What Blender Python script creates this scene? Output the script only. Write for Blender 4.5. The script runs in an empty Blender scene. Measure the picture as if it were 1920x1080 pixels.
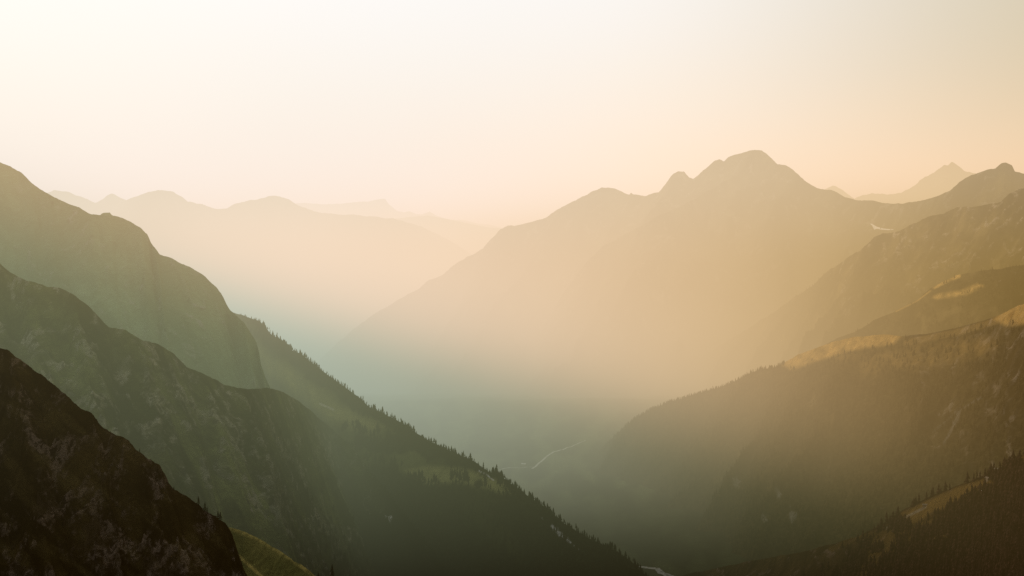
import bpy, math, random
import numpy as np
R = math.radians
C = bpy.context.scene.collection
FPX = 2637.0            # focal length in pixels of a 1920 px wide frame
HY = 430.0              # the horizon's height in that frame

# ------------------------------------------------------------------ helpers
def at(px, py, d):
    """point in the valley (metres, camera eye at the origin looking along +y)"""
    return np.stack([(px - 960.0) / FPX * d, d * np.ones_like(px), (HY - py) / FPX * d], -1)

def hash2(ix, iy, seed):
    h = (ix.astype(np.int64) * 374761393 + iy.astype(np.int64) * 668265263 + seed * 974634777) & 0xFFFFFFFF
    h = ((h ^ (h >> 13)) * 1274126177) & 0xFFFFFFFF
    return ((h ^ (h >> 16)) & 0xFFFFFFFF) / 4294967296.0

def noise2(x, y, seed=0):
    ix, iy = np.floor(x), np.floor(y)
    fx, fy = x - ix, y - iy
    ux, uy = fx * fx * fx * (fx * (fx * 6 - 15) + 10), fy * fy * fy * (fy * (fy * 6 - 15) + 10)
    def g(dx, dy):
        a = hash2(ix + dx, iy + dy, seed) * 2 * np.pi
        return np.cos(a) * (fx - dx) + np.sin(a) * (fy - dy)
    a = g(0, 0) * (1 - ux) + g(1, 0) * ux
    b = g(0, 1) * (1 - ux) + g(1, 1) * ux
    return (a * (1 - uy) + b * uy) * 1.5

def fbm(x, y, octv=5, seed=0, gain=0.5):
    s = 0; a = 1; n = 0
    for k in range(octv):
        s = s + a * noise2(x, y, seed + k * 17); n += a
        x, y, a = x * 2.03 + 5.2, y * 2.03 + 1.3, a * gain
    return s / n

def ridged(x, y, octv=5, seed=0, gain=0.5):
    s = 0; a = 1; n = 0; w = 1
    for k in range(octv):
        r = 1 - np.abs(noise2(x, y, seed + k * 17)) * 1.6
        r = np.clip(r, 0, 1) ** 2 * w
        w = np.clip(r * 1.6, 0.25, 1)
        s = s + a * r; n += a
        x, y, a = x * 2.07 + 3.2, y * 2.07 + 7.3, a * gain
    return s / n

def sstep(a, b, x):
    t = np.clip((x - a) / (b - a), 0, 1)
    return t * t * (3 - 2 * t)

def poly(px, py, pts, soft=6.0):
    """soft membership of a patch outlined by pts"""
    pts = np.array(pts, float); inside = np.zeros(px.shape, bool); dist = np.full(px.shape, 1e9)
    for i in range(len(pts)):
        (x1, y1), (x2, y2) = pts[i], pts[(i + 1) % len(pts)]
        c = ((y1 > py) != (y2 > py)) & (px < (x2 - x1) * (py - y1) / (y2 - y1 + 1e-9) + x1)
        inside ^= c
        t = np.clip(((px - x1) * (x2 - x1) + (py - y1) * (y2 - y1)) / ((x2 - x1) ** 2 + (y2 - y1) ** 2 + 1e-9), 0, 1)
        dist = np.minimum(dist, np.hypot(px - x1 - t * (x2 - x1), py - y1 - t * (y2 - y1)))
    sd = np.where(inside, dist, -dist)
    return sstep(-soft, soft, sd)

def line(px, py, pts, wid):
    d = np.full(px.shape, 1e9)
    for (x1, y1), (x2, y2) in zip(pts[:-1], pts[1:]):
        t = np.clip(((px - x1) * (x2 - x1) + (py - y1) * (y2 - y1)) / ((x2 - x1) ** 2 + (y2 - y1) ** 2), 0, 1)
        d = np.minimum(d, np.hypot(px - x1 - t * (x2 - x1), py - y1 - t * (y2 - y1)))
    return 1 - sstep(wid * 0.5, wid * 1.3, d)

def grid_mesh(name, P, mat, mask=None, kind='structure', fallc=None):
    nv, nu = P.shape[:2]
    me = bpy.data.meshes.new(name)
    me.vertices.add(nu * nv); me.vertices.foreach_set('co', P.reshape(-1).astype(np.float32))
    i = (np.arange(nv - 1)[:, None] * nu + np.arange(nu - 1)[None, :]).reshape(-1)
    q = np.stack([i, i + 1, i + nu + 1, i + nu], -1)
    me.loops.add(q.size); me.loops.foreach_set('vertex_index', q.reshape(-1).astype(np.int32))
    me.polygons.add(len(q)); me.polygons.foreach_set('loop_start', (np.arange(len(q)) * 4).astype(np.int32))
    me.polygons.foreach_set('loop_total', np.full(len(q), 4, np.int32))
    me.polygons.foreach_set('use_smooth', np.ones(len(q), bool))
    me.update(calc_edges=True)
    if mask is not None:
        a = me.color_attributes.new('cover', 'FLOAT_COLOR', 'POINT')
        a.data.foreach_set('color', mask.reshape(-1).astype(np.float32))
    a = me.attributes.new('slope_uv', 'FLOAT_VECTOR', 'POINT')
    a.data.foreach_set('vector', (P if fallc is None else fallc).reshape(-1).astype(np.float32))
    me.materials.append(mat)
    o = bpy.data.objects.new(name, me); C.objects.link(o)
    if kind: o['kind'] = kind
    return o

# ------------------------------------------------------------------ materials
class NT:
    def __init__(s, tree): s.t = tree; s.n = tree.nodes; s.l = tree.links; s.n.clear()
    def new(s, typ, **kw):
        n = s.n.new(typ)
        for k, v in kw.items():
            if hasattr(n, k): setattr(n, k, v)
            else: s.set(n.inputs[k], v)
        return n
    def set(s, sock, v):
        if isinstance(v, bpy.types.NodeSocket): s.l.new(v, sock)
        else: sock.default_value = v
    def m(s, op, a, b=None, c=None, clamp=False):
        n = s.n.new('ShaderNodeMath'); n.operation = op; n.use_clamp = clamp
        for i, v in enumerate((a, b, c)):
            if v is not None: s.set(n.inputs[i], v)
        return n.outputs[0]
    def mix(s, f, a, b):
        n = s.n.new('ShaderNodeMix'); n.data_type = 'RGBA'; n.clamp_factor = True
        s.set(n.inputs[0], f)
        for k, v in ((6, a), (7, b)):
            s.set(n.inputs[k], v if isinstance(v, bpy.types.NodeSocket) else (*v, 1))
        return n.outputs[2]
    def smooth(s, x, a, b):
        n = s.n.new('ShaderNodeMapRange'); n.interpolation_type = 'SMOOTHSTEP'
        s.set(n.inputs[0], x); n.inputs[1].default_value = a; n.inputs[2].default_value = b
        return n.outputs[0]
    def noise(s, vec, scale, detail=6, rough=0.6, dist=0.0):
        n = s.n.new('ShaderNodeTexNoise'); s.l.new(vec, n.inputs['Vector'])
        n.inputs['Scale'].default_value = scale; n.inputs['Detail'].default_value = detail
        n.inputs['Roughness'].default_value = rough; n.inputs['Distortion'].default_value = dist
        return n.outputs[0]

def terrain_mat(name, grass, grass2, rock, forest=(0.018, 0.026, 0.012), meadow=(0.20, 0.15, 0.05),
                scree=(0.34, 0.31, 0.26), rockamt=0.5, scale=1.0, bump=1.0, ang=0.0, streak=1.0, rs=1.0):
    mt = bpy.data.materials.new(name); mt.use_nodes = True
    k = NT(mt.node_tree)
    geo = k.new('ShaderNodeNewGeometry')
    mp = k.new('ShaderNodeMapping'); k.l.new(geo.outputs['Position'], mp.inputs['Vector'])
    mp.inputs['Rotation'].default_value = (0, 0, ang)
    pos = mp.outputs[0]
    su = k.new('ShaderNodeAttribute', attribute_name='slope_uv')
    st = k.new('ShaderNodeMapping'); k.l.new(su.outputs['Vector'], st.inputs['Vector'])
    st.inputs['Scale'].default_value = (1.0, 0.16, 0.2)          # streaks down the fall line
    at_ = k.new('ShaderNodeAttribute', attribute_name='cover')
    sep = k.new('ShaderNodeSeparateColor'); k.l.new(at_.outputs['Color'], sep.inputs[0])
    F, M, S = sep.outputs[0], sep.outputs[1], sep.outputs[2]; RK = at_.outputs['Alpha']
    n1 = k.noise(pos, 0.004 * scale, 8, 0.62, 0.4)
    n2 = k.noise(st.outputs[0], 0.045 * scale, 8, 0.65, 0.6)
    n3 = k.noise(pos, 0.07 * scale, 8, 0.72)
    g = k.mix(k.smooth(n1, 0.38, 0.62), grass, grass2)
    g = k.mix(k.m('MULTIPLY', k.smooth(n2, 0.45, 0.75), 0.75 * streak), g, tuple(c * 0.38 for c in grass))
    n4 = k.noise(st.outputs[0], 0.011 * scale, 6, 0.6, 0.8)
    g = k.mix(k.m('MULTIPLY_ADD', k.smooth(n4, 0.40, 0.62), streak, 1 - streak), tuple(c * 0.45 for c in grass), g)
    rn = k.new('ShaderNodeTexNoise'); rn.noise_type = 'RIDGED_MULTIFRACTAL'; k.l.new(pos, rn.inputs['Vector'])
    rn.inputs['Scale'].default_value = 0.022 * scale * rs; rn.inputs['Detail'].default_value = 9; rn.inputs['Roughness'].default_value = 0.72
    rn.inputs['Offset'].default_value = 0.9; rn.inputs['Gain'].default_value = 2.0; rn.inputs['Distortion'].default_value = 0.5
    rg = k.m('MINIMUM', k.m('MULTIPLY', rn.outputs[0], 0.5), 1.5)
    rk = k.mix(k.smooth(k.m('MULTIPLY', rg, k.m('ADD', n3, 0.4)), 0.22, 0.66), tuple(c * 0.13 for c in rock), rock)
    rf = k.m('ADD', k.m('MULTIPLY', k.m('SUBTRACT', n3, 0.5), 2.2), k.m('SUBTRACT', k.m('MULTIPLY', RK, 1.6), 0.75 - rockamt * 0.4))
    n5 = k.noise(pos, 0.011 * scale * (0.5 + 0.5 * rs), 5, 0.6, 0.8)
    rf = k.m('MULTIPLY', k.smooth(rf, -0.1, 0.5), k.m('MULTIPLY_ADD', k.smooth(n5, 0.42, 0.60), 0.85, 0.15))
    col = k.mix(rf, g, rk)
    fn = k.noise(pos, 0.09, 4, 0.7)
    col = k.mix(F, col, k.mix(k.smooth(fn, 0.4, 0.65), tuple(c * 0.5 for c in forest), tuple(c * 1.5 for c in forest)))
    col = k.mix(k.m('MULTIPLY', M, k.m('MULTIPLY_ADD', k.smooth(n2, 0.75, 0.4), 0.45, 0.55)), col, meadow)
    col = k.mix(k.m('MULTIPLY', S, k.smooth(n3, 0.32, 0.5)), col, scree)
    b = k.new('ShaderNodeBump'); b.inputs['Strength'].default_value = 0.9; b.inputs['Distance'].default_value = 9.0 * bump / scale
    k.l.new(k.m('ADD', k.m('MULTIPLY', rg, 0.8), k.m('ADD', k.m('MULTIPLY', n2, 0.6), n3)), b.inputs['Height'])
    d = k.new('ShaderNodeBsdfDiffuse'); k.l.new(col, d.inputs[0]); d.inputs['Roughness'].default_value = 1
    k.l.new(b.outputs[0], d.inputs['Normal'])
    o = k.new('ShaderNodeOutputMaterial'); k.l.new(d.outputs[0], o.inputs[0])
    return mt

def plain_mat(name, col, var=0.5, scale=0.3, rough=0.9):
    mt = bpy.data.materials.new(name); mt.use_nodes = True
    k = NT(mt.node_tree)
    geo = k.new('ShaderNodeNewGeometry')
    n = k.noise(geo.outputs['Position'], scale, 5, 0.65)
    c = k.mix(k.smooth(n, 0.35, 0.65), tuple(v * (1 - var) for v in col), tuple(v * (1 + var * 0.5) for v in col))
    d = k.new('ShaderNodeBsdfPrincipled'); k.l.new(c, d.inputs['Base Color']); d.inputs['Roughness'].default_value = rough
    d.inputs['Specular IOR Level'].default_value = 0.1
    o = k.new('ShaderNodeOutputMaterial'); k.l.new(d.outputs[0], o.inputs[0])
    return mt

GREEN, GREEN2, ROCK = (0.13, 0.18, 0.105), (0.17, 0.225, 0.13), (0.34, 0.33, 0.27)
M_far = terrain_mat('far_rock', (0.06, 0.06, 0.04), (0.09, 0.08, 0.05), (0.14, 0.12, 0.1), scale=0.3)
M_big = terrain_mat('mountain_rock', (0.05, 0.045, 0.025), (0.14, 0.12, 0.07), (0.20, 0.17, 0.13), scale=0.4, ang=-0.5)
M_left = terrain_mat('green_slope', GREEN, GREEN2, (0.22, 0.23, 0.19), streak=0.45, bump=0.5, rockamt=0.0, ang=0.6)
M_wooded = terrain_mat('wooded_slope', (0.075, 0.085, 0.028), (0.12, 0.13, 0.045), (0.16, 0.15, 0.11), bump=0.3, scree=(0.80, 0.76, 0.70), forest=(0.014, 0.018, 0.008), meadow=(0.32, 0.31, 0.11), rockamt=-0.3, ang=0.6)
M_mid = terrain_mat('mid_slope', (0.060, 0.072, 0.022), (0.135, 0.155, 0.050), (0.22, 0.21, 0.15), rs=1.6, rockamt=0.20, ang=0.6, scale=1.3)
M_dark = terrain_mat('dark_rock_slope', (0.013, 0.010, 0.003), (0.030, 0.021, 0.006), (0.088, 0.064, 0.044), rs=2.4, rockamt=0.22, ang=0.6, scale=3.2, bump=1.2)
M_grass = terrain_mat('grass_slope', (0.070, 0.072, 0.020), (0.125, 0.115, 0.034), (0.13, 0.10, 0.05), rockamt=0.0, ang=0.6, scale=3.0, bump=0.4,
                      meadow=(0.30, 0.24, 0.07), streak=0.25)
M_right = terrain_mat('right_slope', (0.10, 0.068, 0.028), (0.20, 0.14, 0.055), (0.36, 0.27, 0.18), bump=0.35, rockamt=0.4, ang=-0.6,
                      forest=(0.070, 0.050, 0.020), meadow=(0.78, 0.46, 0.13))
M_rlow = terrain_mat('right_low_slope', (0.075, 0.045, 0.018), (0.12, 0.075, 0.028), (0.20, 0.13, 0.09), rockamt=0.2, ang=-0.6, scale=1.8,
                     forest=(0.022, 0.010, 0.006), meadow=(0.22, 0.125, 0.032), scree=(0.34, 0.27, 0.18))
M_floor = terrain_mat('valley_floor_mat', (0.07, 0.08, 0.035), (0.10, 0.11, 0.05), (0.2, 0.19, 0.16), rockamt=-0.3,
                      forest=(0.022, 0.028, 0.014), meadow=(0.26, 0.31, 0.13), scree=(0.42, 0.42, 0.36))

# ------------------------------------------------------------------ mountains
SHEETS = {}
def ridge(name, prof, mat, fall=(0.0, -1.0), slope=33, drop=1300, back=30, rough=1.2, gully=(40, 260), fine=(6, 45),
          nu=420, nv=170, seed=1, cover=None, belly=0.0, shear=0.0):
    """prof: crest as (px, py, depth in km); the slope falls from it towards the valley and, behind, away from it"""
    p = np.array(prof, float)
    u = np.linspace(p[0, 0], p[-1, 0], nu) if np.all(np.diff(p[:, 0]) > 0) else None
    seg = np.r_[0, np.cumsum(np.hypot(np.diff(p[:, 0]), np.diff(p[:, 1])))]
    t = np.linspace(0, seg[-1], nu)
    px, py, d = (np.interp(t, seg, p[:, k]) for k in range(3))
    d = d * 1000
    ker = np.array([0.25, 0.5, 0.25])
    for _ in range(2):
        d[1:-1] = np.convolve(d, ker, 'valid')
    py = py + rough * (fbm(t / 34.0, t * 0 + seed, 5, seed, 0.62) * 3.0 - 0.3)
    Cr = at(px, py, d)
    g = np.array(fall, float); g /= np.hypot(*g)
    ts = math.tan(R(slope))
    L = drop / ts
    v = (np.linspace(0, 1, nv) ** 1.5)
    s = (v * L)[:, None]
    X = Cr[None, :, 0] + g[0] * s; Y = Cr[None, :, 1] + g[1] * s
    Z = Cr[None, :, 2] - ts * s * (1 + belly * np.sin(np.clip(s / L, 0, 1) * np.pi))
    a = X * -g[1] + Y * g[0]; b = X * g[0] + Y * g[1]
    ga, gl = gully
    fade = 1 - np.exp(-s / (gl * 0.9))
    wa = a + shear * b + 60 * fbm(a / 300, b / 300, 3, seed + 90)
    Z = Z + ga * fade * (ridged(wa / gl, b / (gl * 3.2), 5, seed + 3) - 0.55) * 2.2
    Z = Z + ga * 0.9 * fade * fbm(a / (gl * 1.7), b / (gl * 1.7), 4, seed + 31) * 1.5
    fa, fl = fine
    fade2 = 1 - np.exp(-s / (fl * 0.8))
    fz = ridged(wa / fl, b / (fl * 1.6), 5, seed + 50, 0.6) - 0.5
    Z = Z + fa * fade2 * fz * 2
    front = np.stack([X, Y, Z], -1)
    nb = 40
    sb = (np.linspace(1, 0, nb, endpoint=False) ** 1.4 * (drop / math.tan(R(back))))[:, None]
    Xb = Cr[None, :, 0] - g[0] * sb * 0.6; Yb = Cr[None, :, 1] + np.abs(g[1]) * sb
    Zb = Cr[None, :, 2] - math.tan(R(back)) * sb * (1 - 0.25 * fbm(Xb / 400, Yb / 400, 4, seed + 8)) - 0.02 * sb
    P = np.concatenate([np.stack([Xb, Yb, Zb], -1), front], 0)
    ppx = 960 + P[..., 0] / np.maximum(P[..., 1], 10) * FPX; ppy = HY - P[..., 2] / np.maximum(P[..., 1], 10) * FPX
    mask = np.zeros(P.shape[:2] + (4,))
    rockiness = np.zeros(P.shape[:2]); rockiness[nb:] = np.clip(0.5 + fz * 1.2, 0, 1)
    mask[..., 3] = rockiness
    if cover:
        for k, arr in cover(ppx, ppy, P).items():
            mask[..., 'FMSR'.index(k)] = np.clip(arr if k != 'R' else arr * (0.4 + rockiness), 0, 1)
    SHEETS[name] = (P, mask, ppx, ppy, nb)
    FC = P.copy(); FC[nb:, :, 0] = wa; FC[nb:, :, 1] = b * 1.35; FC[nb:, :, 2] = 0
    return grid_mesh(name, P, mat, mask, fallc=FC)

def sample_at(name, px, py):
    P, mask, ppx, ppy, nb = SHEETS[name]
    A, B = ppx[nb:], ppy[nb:]
    i = np.argmin((A - px) ** 2 + (B - py) ** 2)
    return P[nb:].reshape(-1, 3)[i]
def nz(px, py, s, seed): return fbm(px / s, py / s, 4, seed)

# far ranges
ridge('far_peaks', [(1380, 420, 21), (1480, 395, 21), (1520, 380, 21), (1545, 355, 21), (1562, 348, 21), (1580, 356, 21), (1602, 374, 21), (1618, 366, 21),
     (1635, 362, 21), (1665, 366, 21), (1690, 362, 21), (1712, 350, 21), (1735, 332, 21), (1750, 325, 21), (1770, 309, 21), (1778, 310, 21), (1785, 305, 21),
     (1797, 313, 21), (1812, 322, 21), (1850, 330, 21), (1900, 345, 21), (1935, 330, 21), (2100, 300, 21)], M_far, drop=2600, slope=36, rough=1.6,
     gully=(90, 900), fine=(25, 200), nu=420, nv=70, seed=5)
ridge('pale_far_range', [(380, 400, 24), (480, 392, 24), (545, 383, 24), (570, 380, 24), (610, 384, 24), (650, 381, 24), (690, 378, 24), (705, 374, 24),
     (722, 373, 24), (730, 385, 24), (745, 396, 24), (757, 399, 24), (768, 396, 24), (780, 401, 24), (792, 402, 24), (806, 397, 24), (820, 405, 24),
     (840, 412, 24), (868, 413, 24), (900, 420, 24), (950, 428, 24), (1100, 436, 24)], M_far, drop=2400, slope=36, rough=0.9,
     gully=(90, 900), fine=(20, 200), nu=340, nv=60, seed=8)
ridge('misty_range', [(-300, 330, 17), (-60, 350, 17), (40, 372, 17), (80, 366, 17), (100, 357, 17), (125, 361, 17), (150, 368, 17), (178, 380, 17), (195, 372, 17), (210, 363, 17),
     (226, 371, 17), (237, 377, 16), (262, 366, 15.5), (280, 359, 15), (297, 357, 15), (325, 360, 15), (335, 366, 15), (352, 379, 15), (380, 383, 15), (395, 390, 15), (408, 393, 15),
     (425, 391, 15), (440, 382, 15), (455, 379, 15), (480, 375, 15), (500, 369, 15), (525, 368, 15), (540, 374, 15), (558, 384, 15), (590, 397, 15), (625, 402, 15),
     (680, 405, 15), (740, 410, 15), (790, 425, 15.5), (850, 455, 16), (920, 500, 16), (1060, 580, 16)], M_far, drop=2600, slope=33, rough=1.6,
     gully=(80, 800), fine=(20, 160), nu=520, nv=110, seed=12)
ridge('misty_shoulder', [(700, 470, 19), (740, 410, 19), (800, 404, 19), (850, 413, 19), (900, 424, 19), (960, 432, 19), (1080, 440, 19)], M_far,
     drop=2400, slope=33, rough=0.8, gully=(70, 700), fine=(16, 160), nu=160, nv=60, seed=14)

# the big mountain in the middle
ridge('great_mountain', [(420, 860, 10.2), (520, 760, 10.2), (600, 675, 10.2), (640, 636, 10.2), (690, 597, 10.2), (740, 566, 10.3), (783, 543, 10.4), (800, 528, 10.4), (832, 515, 10.4), (845, 502, 10.4), (872, 484, 10.4),
     (904, 469, 10.5), (920, 448, 10.5), (938, 431, 10.5), (952, 423, 10.5), (965, 424, 10.5), (990, 419, 10.5), (1022, 409, 10.6), (1040, 397, 10.6), (1055, 387, 10.6), (1080, 377, 10.7),
     (1092, 369, 10.7), (1112, 359, 10.8), (1130, 352, 10.8), (1150, 353, 10.8), (1172, 362, 10.8), (1181, 364, 10.8), (1183, 360, 10.8), (1187, 366, 10.8), (1212, 367, 10.8), (1234, 361, 10.8),
     (1248, 346, 10.8), (1262, 327, 10.8), (1272, 321, 10.8), (1283, 322, 10.8), (1292, 333, 10.8), (1300, 336, 10.8), (1318, 320, 10.8), (1330, 311, 10.8), (1340, 302, 10.8), (1349, 299, 10.8), (1357, 303, 10.8),
     (1366, 295, 10.8), (1388, 287, 10.8), (1408, 282, 10.8), (1428, 283, 10.8), (1442, 293, 10.7), (1458, 308, 10.6), (1474, 310, 10.5), (1492, 324, 10.4), (1512, 341, 10.3), (1532, 354, 10.2),
     (1560, 357, 10.1), (1584, 370, 10), (1610, 376, 9.8), (1638, 377, 9.6), (1655, 381, 9.4), (1695, 382, 9.1), (1730, 376, 8.8), (1762, 367, 8.6), (1782, 357, 8.5), (1800, 342, 8.4),
     (1822, 327, 8.3), (1850, 319, 8.2), (1866, 317, 8.2), (1878, 306, 8.2), (1886, 305, 8.2), (1897, 310, 8.2), (1903, 322, 8.2), (1920, 326, 8.1), (1990, 335, 8), (2200, 300, 8)],
     M_big, fall=(-0.35, -0.9), drop=1900, slope=30, rough=1.5, gully=(130, 620), fine=(22, 120), nu=800, nv=240, seed=21, back=34,
     cover=lambda x, y, P: {'F': 0.5 * sstep(500, 640, y + 40 * nz(x, y, 60, 3)), 'S': line(x, y, [(1636, 421), (1643, 427), (1658, 431), (1674, 431)], 1.0) * 0.0,
                            'M': poly(x, y, [(1880, 322), (1905, 335), (1925, 350), (1900, 362), (1830, 385), (1850, 350)], 12) * 0.6})

ridge('mountain_buttress', [(880, 900, 9.20), (930, 790, 9.28), (980, 690, 9.37), (1020, 610, 9.43), (1060, 545, 9.50), (1100, 492, 9.57), (1130, 462, 9.62), (1180, 436, 9.70), (1230, 408, 9.70), (1280, 385, 9.80), (1340, 352, 10.20), (1400, 320, 10.60)], M_big,
     fall=(-0.35, -0.9), drop=1500, slope=32, rough=1.8, gully=(90, 400), fine=(18, 90), nu=300, nv=140, seed=27, back=40)
# right flank
ridge('right_shoulder', [(900, 930, 9.0), (1000, 870, 8.9), (1120, 800, 8.8), (1240, 725, 8.7), (1330, 660, 8.6), (1400, 618, 8.4), (1460, 580, 8.1), (1510, 545, 7.8), (1545, 518, 7.6), (1560, 503, 7.5), (1580, 490, 7.3), (1612, 471, 7.1), (1628, 457, 6.9), (1638, 447, 6.9), (1655, 438, 6.9), (1672, 437, 6.9),
     (1690, 431, 6.8), (1712, 420, 6.8), (1735, 409, 6.8), (1770, 401, 6.7), (1785, 391, 6.7), (1800, 388, 6.7), (1815, 390, 6.6), (1850, 386, 6.6), (1870, 380, 6.5), (1890, 366, 6.5),
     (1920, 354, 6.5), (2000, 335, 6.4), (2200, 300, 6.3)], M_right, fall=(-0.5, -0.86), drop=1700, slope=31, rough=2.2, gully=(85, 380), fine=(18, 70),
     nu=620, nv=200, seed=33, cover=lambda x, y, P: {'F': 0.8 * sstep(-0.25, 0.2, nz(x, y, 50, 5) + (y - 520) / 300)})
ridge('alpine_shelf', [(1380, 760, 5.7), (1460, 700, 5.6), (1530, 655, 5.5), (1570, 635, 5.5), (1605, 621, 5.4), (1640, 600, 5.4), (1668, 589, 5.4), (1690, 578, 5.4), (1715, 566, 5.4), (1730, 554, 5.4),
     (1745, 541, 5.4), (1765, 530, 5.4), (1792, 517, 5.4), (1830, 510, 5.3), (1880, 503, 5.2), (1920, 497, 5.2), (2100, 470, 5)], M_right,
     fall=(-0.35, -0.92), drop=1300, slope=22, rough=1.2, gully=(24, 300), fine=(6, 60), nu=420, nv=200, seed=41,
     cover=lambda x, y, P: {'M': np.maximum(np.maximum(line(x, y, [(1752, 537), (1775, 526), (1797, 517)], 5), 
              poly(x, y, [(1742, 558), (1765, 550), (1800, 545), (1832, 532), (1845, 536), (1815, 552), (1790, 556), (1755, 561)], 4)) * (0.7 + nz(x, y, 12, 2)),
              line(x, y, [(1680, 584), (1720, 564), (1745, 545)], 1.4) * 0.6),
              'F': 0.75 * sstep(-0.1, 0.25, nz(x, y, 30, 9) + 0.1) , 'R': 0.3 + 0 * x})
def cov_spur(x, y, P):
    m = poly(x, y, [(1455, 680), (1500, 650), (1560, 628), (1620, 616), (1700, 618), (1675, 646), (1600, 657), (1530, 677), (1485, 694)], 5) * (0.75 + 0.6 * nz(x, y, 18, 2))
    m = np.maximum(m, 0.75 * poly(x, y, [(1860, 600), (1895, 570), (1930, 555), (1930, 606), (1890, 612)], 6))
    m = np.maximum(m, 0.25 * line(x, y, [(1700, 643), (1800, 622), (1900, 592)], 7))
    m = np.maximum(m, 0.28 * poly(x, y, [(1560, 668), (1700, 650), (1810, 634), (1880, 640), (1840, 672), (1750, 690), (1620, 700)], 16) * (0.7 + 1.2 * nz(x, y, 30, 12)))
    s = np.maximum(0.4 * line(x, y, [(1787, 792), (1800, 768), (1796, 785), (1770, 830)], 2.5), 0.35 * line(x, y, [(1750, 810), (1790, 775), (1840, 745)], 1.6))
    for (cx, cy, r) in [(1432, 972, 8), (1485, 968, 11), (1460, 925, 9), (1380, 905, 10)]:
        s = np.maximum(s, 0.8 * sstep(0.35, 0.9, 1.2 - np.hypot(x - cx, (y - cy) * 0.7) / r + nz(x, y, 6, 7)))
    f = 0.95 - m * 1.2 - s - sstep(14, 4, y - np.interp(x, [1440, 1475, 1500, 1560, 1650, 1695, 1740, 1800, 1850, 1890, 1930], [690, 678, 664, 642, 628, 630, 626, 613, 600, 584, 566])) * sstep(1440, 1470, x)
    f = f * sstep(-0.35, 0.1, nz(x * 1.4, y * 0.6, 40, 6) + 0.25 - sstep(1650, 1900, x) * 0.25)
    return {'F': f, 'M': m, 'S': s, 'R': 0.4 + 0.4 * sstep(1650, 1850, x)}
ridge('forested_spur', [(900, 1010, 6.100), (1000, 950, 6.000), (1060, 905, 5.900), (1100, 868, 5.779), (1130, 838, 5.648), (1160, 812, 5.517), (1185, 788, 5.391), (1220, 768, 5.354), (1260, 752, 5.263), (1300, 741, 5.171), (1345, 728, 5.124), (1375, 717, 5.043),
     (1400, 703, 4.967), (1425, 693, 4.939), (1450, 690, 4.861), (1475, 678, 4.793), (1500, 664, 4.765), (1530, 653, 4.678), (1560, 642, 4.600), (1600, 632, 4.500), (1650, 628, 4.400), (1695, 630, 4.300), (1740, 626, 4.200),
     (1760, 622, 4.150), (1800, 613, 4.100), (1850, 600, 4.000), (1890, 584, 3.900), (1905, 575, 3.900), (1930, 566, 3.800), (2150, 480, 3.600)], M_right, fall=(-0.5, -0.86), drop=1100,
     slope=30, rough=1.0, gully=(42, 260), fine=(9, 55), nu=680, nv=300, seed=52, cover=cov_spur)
def cov_low(x, y, P):
    m = poly(x, y, [(1690, 962), (1740, 938), (1790, 915), (1850, 897), (1862, 905), (1830, 920), (1790, 945), (1750, 962), (1710, 985)], 5)
    m = np.maximum(m, 0.45 * poly(x, y, [(1630, 1010), (1690, 975), (1760, 968), (1740, 1000), (1690, 1030), (1640, 1090), (1600, 1090)], 10))
    m = np.maximum(m, line(x, y, [(1735, 1013), (1775, 1004)], 2.5))
    m = np.maximum(m, 0.8 * poly(x, y, [(1910, 860), (1940, 840), (1940, 875), (1915, 872)], 4))
    m = np.maximum(m, 0.3 * line(x, y, [(1560, 1030), (1600, 1012), (1640, 1000)], 6))
    s = 0.75 * line(x, y, [(1661, 991), (1690, 974), (1715, 961), (1735, 951)], 2.6)
    f = sstep(0.1, 0.4, 0.75 - m + 0.6 * nz(x, y, 30, 4)) * sstep(1560, 1700, x + (y - 1000))
    return {'F': f * (1 - s), 'M': m, 'S': s}
ridge('lower_right_slope', [(1000, 1190, 3.3), (1150, 1120, 3.3), (1250, 1086, 3.3), (1330, 1068, 3.2), (1420, 1050, 3.1), (1500, 1036, 3), (1560, 1020, 2.9), (1610, 1006, 2.85), (1650, 985, 2.8), (1690, 958, 2.75), (1730, 938, 2.7),
     (1770, 920, 2.65), (1810, 906, 2.6), (1850, 890, 2.55), (1890, 870, 2.5), (1930, 845, 2.4), (2150, 760, 2.2)], M_rlow, fall=(-0.45, -0.9), drop=800,
     slope=24, rough=1.0, gully=(14, 160), fine=(3, 30), nu=460, nv=240, seed=63, cover=cov_low)

# left flank
ridge('left_mountain', [(-700, 40, 4.4), (-400, 150, 4.2), (-150, 250, 4), (0, 305, 3.9), (20, 312, 3.9), (42, 327, 3.9), (58, 342, 3.85), (75, 355, 3.85), (95, 366, 3.8), (120, 379, 3.8), (150, 391, 3.75), (170, 402, 3.7),
     (188, 405, 3.7), (190, 402, 3.7), (194, 399.5, 3.7), (206, 399.5, 3.7), (209, 403, 3.7), (213, 405, 3.7), (228, 408, 3.7), (246, 416, 3.7), (262, 426, 3.65), (276, 440, 3.65), (283, 455, 3.65), (292, 466, 3.6), (300, 477, 3.6), (318, 483, 3.6), (340, 495, 3.6), (362, 505, 3.6), (378, 514, 3.6),
     (392, 527, 3.6), (407, 539, 3.6), (416, 553, 3.6), (424, 570, 3.6), (432, 583, 3.6), (445, 592, 3.55), (458, 606, 3.5), (470, 625, 3.5), (481, 643, 3.5), (486, 662, 3.45), (489, 685, 3.4), (497, 706, 3.4), (512, 740, 3.35), (535, 800, 3.3), (570, 900, 3.3), (600, 1020, 3.3)],
     M_left, fall=(0.35, -0.94), drop=1500, slope=42, rough=1.4, gully=(34, 240), fine=(8, 50), nu=640, nv=220, seed=71, shear=-0.4,
     cover=lambda x, y, P: {'R': 0.55 + 0.3 * nz(x, y, 50, 3), 'M': 0 * x})
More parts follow.
